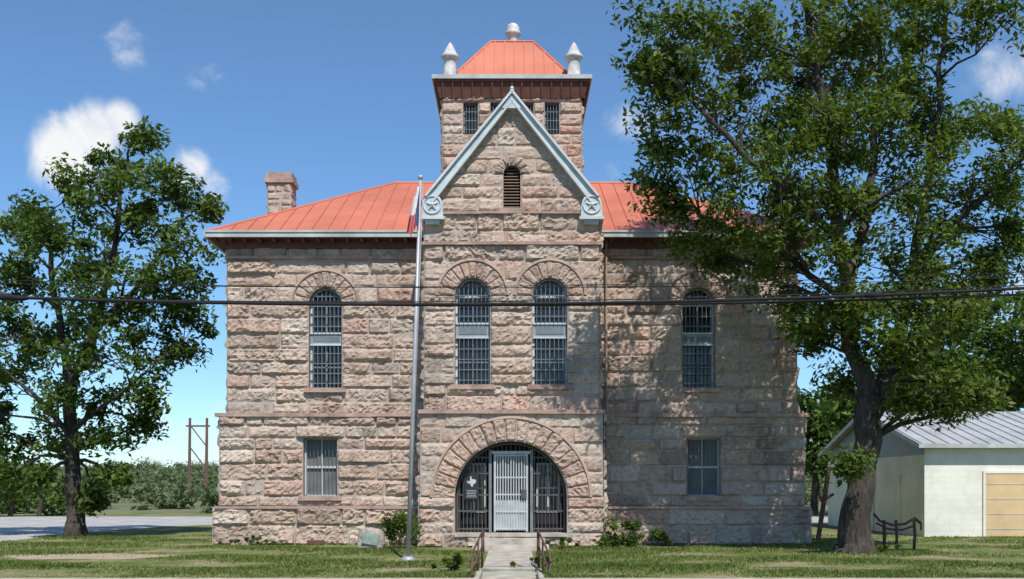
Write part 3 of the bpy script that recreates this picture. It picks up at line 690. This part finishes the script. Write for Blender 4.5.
bush('shrub',452,572,10,21.6,.45,10,ls=.04); bush('shrub',562,548,12,29.2,.3,8); bush('shrub',245,545,30,30.8,.25,12,M_leafA,.045)
bush('shrub',875,550,22,27.3,.3,14,M_leafA,.05); bush('shrub',540,566,12,22.5,.25,8,ls=.04)
def grass():
    n=210000
    y=19.8+(rng.random(n)**1.3)*17; x=rng.uniform(-1,1,n)*(y*.50+1)
    dens=np.sin(x*.9+np.sin(y*1.3)*1.4)+np.sin(y*1.7+x*.6)+np.sin(x*2.7-y*2.1)*.6+np.sin(x*.31+1)*.5
    keep=(dens+rng.normal(0,.7,n)>-.15)&~((np.abs(x+.05)<.65)&(y<29.9))
    keep&=~((y>YW-.1)&(np.abs(x)<8.6)); keep&=~((y>YB-.1)&(np.abs(x)<2.6)); keep&=~((x<-15.5)); keep&=~((x>13.6)&(y>35.8))
    dirt=((x+10.2)/2.1)**2+((y-26.0)/1.1)**2<1+rng.normal(0,.3,n); keep&=~(dirt&(rng.random(n)<.93))
    x=x[keep];y=y[keep];dens=dens[keep]; n=len(x); h=rng.uniform(.02,.06,n)*(1+.4*np.clip(dens,-1,2)); a=rng.uniform(0,math.pi,n); w=.010+.0004*y
    lx=rng.normal(0,.03,n); ly=rng.normal(0,.03,n)
    V=np.zeros((n,3,3)); V[:,0]=np.stack([x-np.cos(a)*w,y-np.sin(a)*w,np.zeros(n)],1); V[:,1]=np.stack([x+np.cos(a)*w,y+np.sin(a)*w,np.zeros(n)],1); V[:,2]=np.stack([x+lx,y+ly,h],1)
    me=bpy.data.meshes.new('lawn_grass'); me.vertices.add(3*n); me.loops.add(3*n); me.polygons.add(n)
    me.vertices.foreach_set('co',V.astype(np.float32).ravel()); me.loops.foreach_set('vertex_index',np.arange(3*n,dtype=np.int32)); me.polygons.foreach_set('loop_start',np.arange(0,3*n,3,dtype=np.int32)); me.polygons.foreach_set('loop_total',np.full(n,3,dtype=np.int32))
    me.materials.append(M_grassb); me.update(calc_edges=True)
    at=me.color_attributes.new('bcol','FLOAT_COLOR','POINT'); cc=np.zeros((3*n,4),np.float32); cc[:,0]=np.repeat(np.clip(.52-.13*dens+rng.normal(0,.24,n),0,1),3); cc[:,3]=1; at.data.foreach_set('color',cc.ravel())
    o=bpy.data.objects.new('lawn_grass',me); sc.collection.objects.link(o)
grass()
B=MB(); B.add([(-10.2+math.cos(t)*2.1*(1+.15*math.sin(3*t)),26+math.sin(t)*1.1*(1+.2*math.sin(5*t)),.005) for t in np.linspace(0,2*math.pi,28)[:-1]],[tuple(range(27))]); B.make('dirt_patch',[M_dirt])
# ================================================================= SHED
S=empty('metal_roof_shed'); B=MB()
xs=13.75; xe=26; ya=36.; yb=47.; zr0=3.1; zp=4.5; ymid=41.5
def quad(p,mi): B.add(p,[tuple(range(len(p)))],mi)
quad([(xs,ya,0),(xe,ya,0),(xe,ya,zr0),(xs,ya,zr0)],0); quad([(xs,yb,0),(xs,ya,0),(xs,ya,2.75),(xs,yb,2.75)],1)
quad([(xs,yb,2.75),(xs,ya,2.75),(xs,ya,zr0),(xs,ymid,zp),(xs,yb,zr0)],2)
quad([(xe,ya,0),(xe,yb,0),(xe,yb,zr0),(xe,ymid,zp),(xe,ya,zr0)],1); quad([(xe,yb,0),(xs,yb,0),(xs,yb,zr0),(xe,yb,zr0)],0)
quad([(xs-.3,ya-.35,zr0-.02),(xe+.3,ya-.35,zr0-.02),(xe+.3,ymid,zp+.06),(xs-.3,ymid,zp+.06)],3); quad([(xe+.3,yb+.35,zr0-.02),(xs-.3,yb+.35,zr0-.02),(xs-.3,ymid,zp+.06),(xe+.3,ymid,zp+.06)],3)
xx=xs-.2
while xx<xe: B.beam((xx,ya-.34,zr0),(xx,ymid,zp+.08),.04,.035,3); xx+=.45
B.box(xs-.33,xe+.3,ya-.40,ya-.34,zr0-.14,zr0+.0,4); B.beam((xs-.31,ya-.35,zr0-.06),(xs-.31,ymid,zp+.02),.05,.14,4); B.beam((xs-.31,yb+.35,zr0-.06),(xs-.31,ymid,zp+.02),.05,.14,4)
dx0=WX(985,36); B.box(dx0,dx0+1.7,ya-.04,ya+.02,.02,2.12,5); B.box(dx0-.08,dx0,ya-.06,ya+.02,.02,2.2,0); B.box(dx0,dx0+1.78,ya-.06,ya+.02,2.12,2.2,0)
for i in range(4): B.box(dx0+.0,dx0+1.7,ya-.05,ya-.038,.25+i*.5,.27+i*.5,4)
B.box(xs-.03,xs+.0,41,41.05,0,2.75,4); B.box(xs-.04,xs,38.2,40.0,.0,2.1,1); B.box(xs-.05,xs,44,44.08,0,2.75,4)
def blockmat(name,col):
    m,nt,b=newmat(name); g=nt.nodes.new('ShaderNodeNewGeometry'); mp=nt.nodes.new('ShaderNodeMapping'); mp.inputs['Rotation'].default_value=(math.pi/2,0,0)
    nt.links.new(g.outputs['Position'],mp.inputs['Vector']); br=nt.nodes.new('ShaderNodeTexBrick'); nt.links.new(mp.outputs['Vector'],br.inputs['Vector'])
    br.inputs['Scale'].default_value=1.; br.inputs['Brick Width'].default_value=.4; br.inputs['Row Height'].default_value=.2; br.inputs['Mortar Size'].default_value=.008
    br.inputs['Color1'].default_value=(1,1,1,1);br.inputs['Color2'].default_value=(.97,.97,.97,1);br.inputs['Mortar'].default_value=(.88,.88,.88,1)
    n=noisetex(nt,.9,6,.7); r=ramp(nt,n.outputs['Fac'],[(.3,tuple(x*.78 for x in col)),(.6,col)])
    c=mixc(nt,1.,r.outputs['Color'],br.outputs['Color'],'MULTIPLY'); nt.links.new(c,b.inputs['Base Color']); b.inputs['Roughness'].default_value=.85
    bump(nt,b,br.outputs['Fac'],-.3,.01); return m
B.make('shed_shell',[blockmat('painted_block',(.80,.78,.68)),simple('cream_siding',(.80,.76,.56),.7,.2,1.),corrug('grey_metal_cladding',(.42,.45,.46),'Y',4.),corrug('galvanised_roof',(.52,.54,.54),'X',4.),M_gutter,simple('tan_door',(.64,.46,.25),.6,.15,1.5)],S)
B=MB(); B.beam((WX(829,34),34,2.25),(WX(818,34),34,0),.12,.12); B.beam((WX(822,34),34.05,1.2),(WX(834,34),34.05,1.45),.08,.08); B.make('leaning_post',[M_rust])
# ================================================================= STREET FURNITURE
FP=empty('flagpole'); B=MB(); yb_=24.8; pb=Vector((WX(408,yb_),yb_,0)); pt=Vector((WX(420.5,yb_),yb_,8.72))
B.tube([pb,pb.lerp(pt,.5),pt],[.055,.048,.032],12); B.lathe(tuple(pt),[(.02,0),(.05,.03),(.065,.07),(.05,.11),(.0,.13)],10); B.lathe(tuple(pb),[(.16,0),(.16,.05),(.07,.09)],12)
B.tube([pb+Vector((.08,-.02,1.2)),pt+Vector((.06,-.02,-.1))],.008,4); B.beam(pb+Vector((.09,0,1.15)),pb+Vector((.09,0,1.4)),.03,.03)
B.make('pole',[M_galv],FP,True)
B=MB(); ztop=pt.z-.12; nu=26;nv=16; vs=[];fs=[];mi=[]
for j in range(nv+1):
    for i in range(nu+1):
        s=i/nu;t=j/nv
        drop=1.0+.2*s-.1*math.sin(s*9)
        x=pt.x-.02*t*2-.03-(.05+.22*t**.6)*s+.03*math.sin(s*19+t*2); y=yb_-.06+.08*math.cos(s*21+t*1.5)*(.3+t); z=ztop-s*.25*(1-t)-t*drop
        vs.append((x,y,z))
for j in range(nv):
    for i in range(nu): 
        a=j*(nu+1)+i; fs.append((a,a+1,a+nu+2,a+nu+1)); mi.append(0 if i<3 else (1 if j<9 else 2))
B.add(vs,fs); B.mi=mi
B.make('flag',[simple('flag_blue',(.06,.08,.18),.8,.1,3.),simple('flag_white',(.75,.70,.68),.8,.1,3.),simple('flag_red',(.52,.12,.11),.8,.1,3.)],FP,True)
B=MB(); vs=[];fs=[]; c=Vector((WX(371,29.3),29.3,.25)); n=18
for j in range(n//2+1):
    for i in range(n):
        ph=math.pi*j/(n//2); th=2*math.pi*i/n; d=Vector((math.sin(ph)*math.cos(th),math.sin(ph)*math.sin(th),math.cos(ph)))
        q=Vector([math.copysign(abs(k)**.6,k) for k in d]); rr=1+.18*noise.noise(d*2.2+Vector((3,1,5)))
        vs.append((c.x+q.x*.37*rr,c.y+q.y*.2*rr,c.z+q.z*.32*rr))
for j in range(n//2):
    for i in range(n): a=j*n+i;b2=j*n+(i+1)%n; fs.append((a,b2,b2+n,a+n))
B.add(vs,fs,0); B.beam((c.x-.02,c.y-.22,c.z-.12),(c.x+.03,c.y-.20,c.z+.16),.42,.03,1,up=(0,1,0))
B.make('granite_marker_stone',[simple('grey_granite',(.40,.33,.28),.9,.4,10.,bmp=.6),simple('verdigris_plaque',(.24,.32,.28),.5,.3,8.)])
B=MB(); D=28.5; W=lambda px,py,dd=0:(WX(px,D+dd),D+dd,WZ(py,D+dd))
B.tube([W(874,514),W(880,521),W(893,525),W(905,524),W(915,518),W(921,523)],.035,7)
B.tube([W(876,523),W(888,529),W(902,530),W(914,526)],.028,7)
for px in(884,896,914): B.tube([W(px,520),W(px+1,536),W(px,549)],.04,7)
B.tube([W(883,522,1),W(884,549,.9)],.03,7); B.tube([W(914,519),W(921,524),W(921,530)],.025,6)
B.make('iron_hitching_rail',[M_rust],None,True)
B=MB(); D=100.; W=lambda px,py,dd=0:(WX(px,D+dd),D+dd,WZ(py,D+dd))
B.tube([(WX(189,D),D,0),W(190,418)],[.17,.12],8); B.tube([(WX(206,D),D,0),W(207,418)],[.17,.12],8); B.beam(W(186,426),W(210,426),.12,.16)
B.beam(W(190,447),W(207,470),.08,.1); B.beam(W(190,425),W(207,447),.08,.1); B.make('h_frame_power_pole',[M_wood])
def cable(name,f,r,D_=19.,x0=-22,x1=22):
    B=MB(); B.tube([(x,D_,f(x)) for x in np.linspace(x0,x1,45)],r,6); return B.make(name,[M_cable],CB,True)
CB=empty('overhead_power_lines')
cable('bundle_cable',lambda x:4.90+.0086*x+.0025*x*x,.030)
cable('service_cable',lambda x:4.905+.0030*x+.0020*x*x,.022,19.15)
cable('messenger_wire',lambda x:4.96+.0110*x+.0022*x*x,.010,19.05)
cable('thin_wire',lambda x:5.30+.003*x+.0019*x*x,.008,19.6)
cable('thin_wire',lambda x:5.44+.011*x+.0017*x*x,.007,20.2)
B=MB(); B.tube([(-9.1,19,5.03),(-8.95,19,5.027),(-8.8,19,5.025)],[.04,.075,.04],10); B.tube([(-8.8,19,5.02),(-8.6,19,5.0)],.045,8)
B.tube([(6.2,19,5.05),(6.5,19,5.07)],.05,8); B.make('splice_case',[M_cable],CB,True)
for xx in(-22,22):
    B=MB(); B.tube([(xx,19.3,-.6),(xx,19.3,8.5)],[.16,.12],10); B.beam((xx,19.15,5.9),(xx,20.3,5.9),.09,.11); B.beam((xx,18.7,7.9),(xx,20.3,7.9),.09,.11); B.make('utility_pole',[M_wood])
# ================================================================= LIGHT / SKY
az=math.radians(15); el=math.radians(54)
sun=bpy.data.lights.new('sun','SUN'); sun.energy=5.0; sun.angle=math.radians(.5); sun.color=(1,.96,.90)
so=bpy.data.objects.new('sun',sun); sc.collection.objects.link(so)
sd=Vector((math.sin(az)*math.cos(el),-math.cos(az)*math.cos(el),math.sin(el))); so.rotation_euler=sd.to_track_quat('Z','Y').to_euler()
w=bpy.data.worlds.new('World'); sc.world=w; w.use_nodes=True; nt=w.node_tree; bg=nt.nodes['Background']
sky=nt.nodes.new('ShaderNodeTexSky'); sky.sky_type='NISHITA'; sky.sun_disc=False; sky.sun_elevation=el; sky.sun_rotation=math.pi-az; sky.altitude=800; sky.air_density=1.; sky.dust_density=.1; sky.ozone_density=2.
hs=nt.nodes.new('ShaderNodeHueSaturation'); hs.inputs['Saturation'].default_value=1.15; hs.inputs['Value'].default_value=1.22; nt.links.new(sky.outputs['Color'],hs.inputs['Color'])
tc=nt.nodes.new('ShaderNodeTexCoord'); vec=tc.outputs['Generated']
def math_(op,a,b_=None,clampv=False):
    m=nt.nodes.new('ShaderNodeMath'); m.operation=op; m.use_clamp=clampv
    for i,v in enumerate((a,b_)):
        if v is None: continue
        if hasattr(v,'is_output'): nt.links.new(v,m.inputs[i])
        else: m.inputs[i].default_value=v
    return m.outputs[0]
sx=nt.nodes.new('ShaderNodeSeparateXYZ'); nt.links.new(vec,sx.inputs[0])
tint=ramp(nt,sx.outputs['Z'],[(0.,(.60,.78,.98)),(.18,(.80,.92,1.0)),(.40,(1,1,1))])
skyc=mixc(nt,1.,hs.outputs['Color'],tint.outputs['Color'],'MULTIPLY')
tot=None
for px,py,r,amt in[(62,152,.045,1.),(92,132,.04,.95),(118,120,.026,.85),(190,172,.030,.72),(214,186,.022,.7),(126,42,.035,.45),(205,75,.035,.36),(18,118,.025,.36),(645,135,.05,.42),(618,170,.03,.34),(180,450,.09,.5),(1015,300,.05,.5),(1000,70,.04,.45)]:
    d=Vector(((px-CX)/F,1,(HZ-py)/F)).normalized()
    vm=nt.nodes.new('ShaderNodeVectorMath'); vm.operation='DISTANCE'; nt.links.new(vec,vm.inputs[0]); vm.inputs[1].default_value=d
    q=math_('SUBTRACT',1.,math_('DIVIDE',vm.outputs['Value'],r),True); q=math_('MULTIPLY',q,amt*1.5)
    q=math_('MINIMUM',q,amt)
    tot=q if tot is None else math_('MAXIMUM',tot,q)
n=noisetex(nt,18,7,.6,vec); n.inputs['Distortion'].default_value=.5
f=math_('ADD',tot,math_('MULTIPLY',math_('SUBTRACT',n.outputs['Fac'],.5),1.7))
mr=nt.nodes.new('ShaderNodeMapRange'); mr.interpolation_type='SMOOTHSTEP'; nt.links.new(f,mr.inputs['Value']); mr.inputs['From Min'].default_value=.28; mr.inputs['From Max'].default_value=1.05
gate=math_('MULTIPLY',mr.outputs['Result'],math_('MULTIPLY',tot,5.,True),True)
c=mixc(nt,gate,skyc,(7.4,7.5,7.6)); nt.links.new(c,bg.inputs['Color']); bg.inputs['Strength'].default_value=.125
cam=bpy.data.cameras.new('camera'); co=bpy.data.objects.new('camera',cam); sc.collection.objects.link(co); co.location=(0,0,EYE); co.rotation_euler=(math.pi/2,0,0)
cam.sensor_width=36; cam.lens=F/1024*36; cam.shift_y=(HZ-289.5)/1024; cam.clip_end=6000; cam.clip_start=.1; sc.camera=co
sc.view_settings.view_transform='Standard'; sc.view_settings.look='None'; sc.view_settings.exposure=0
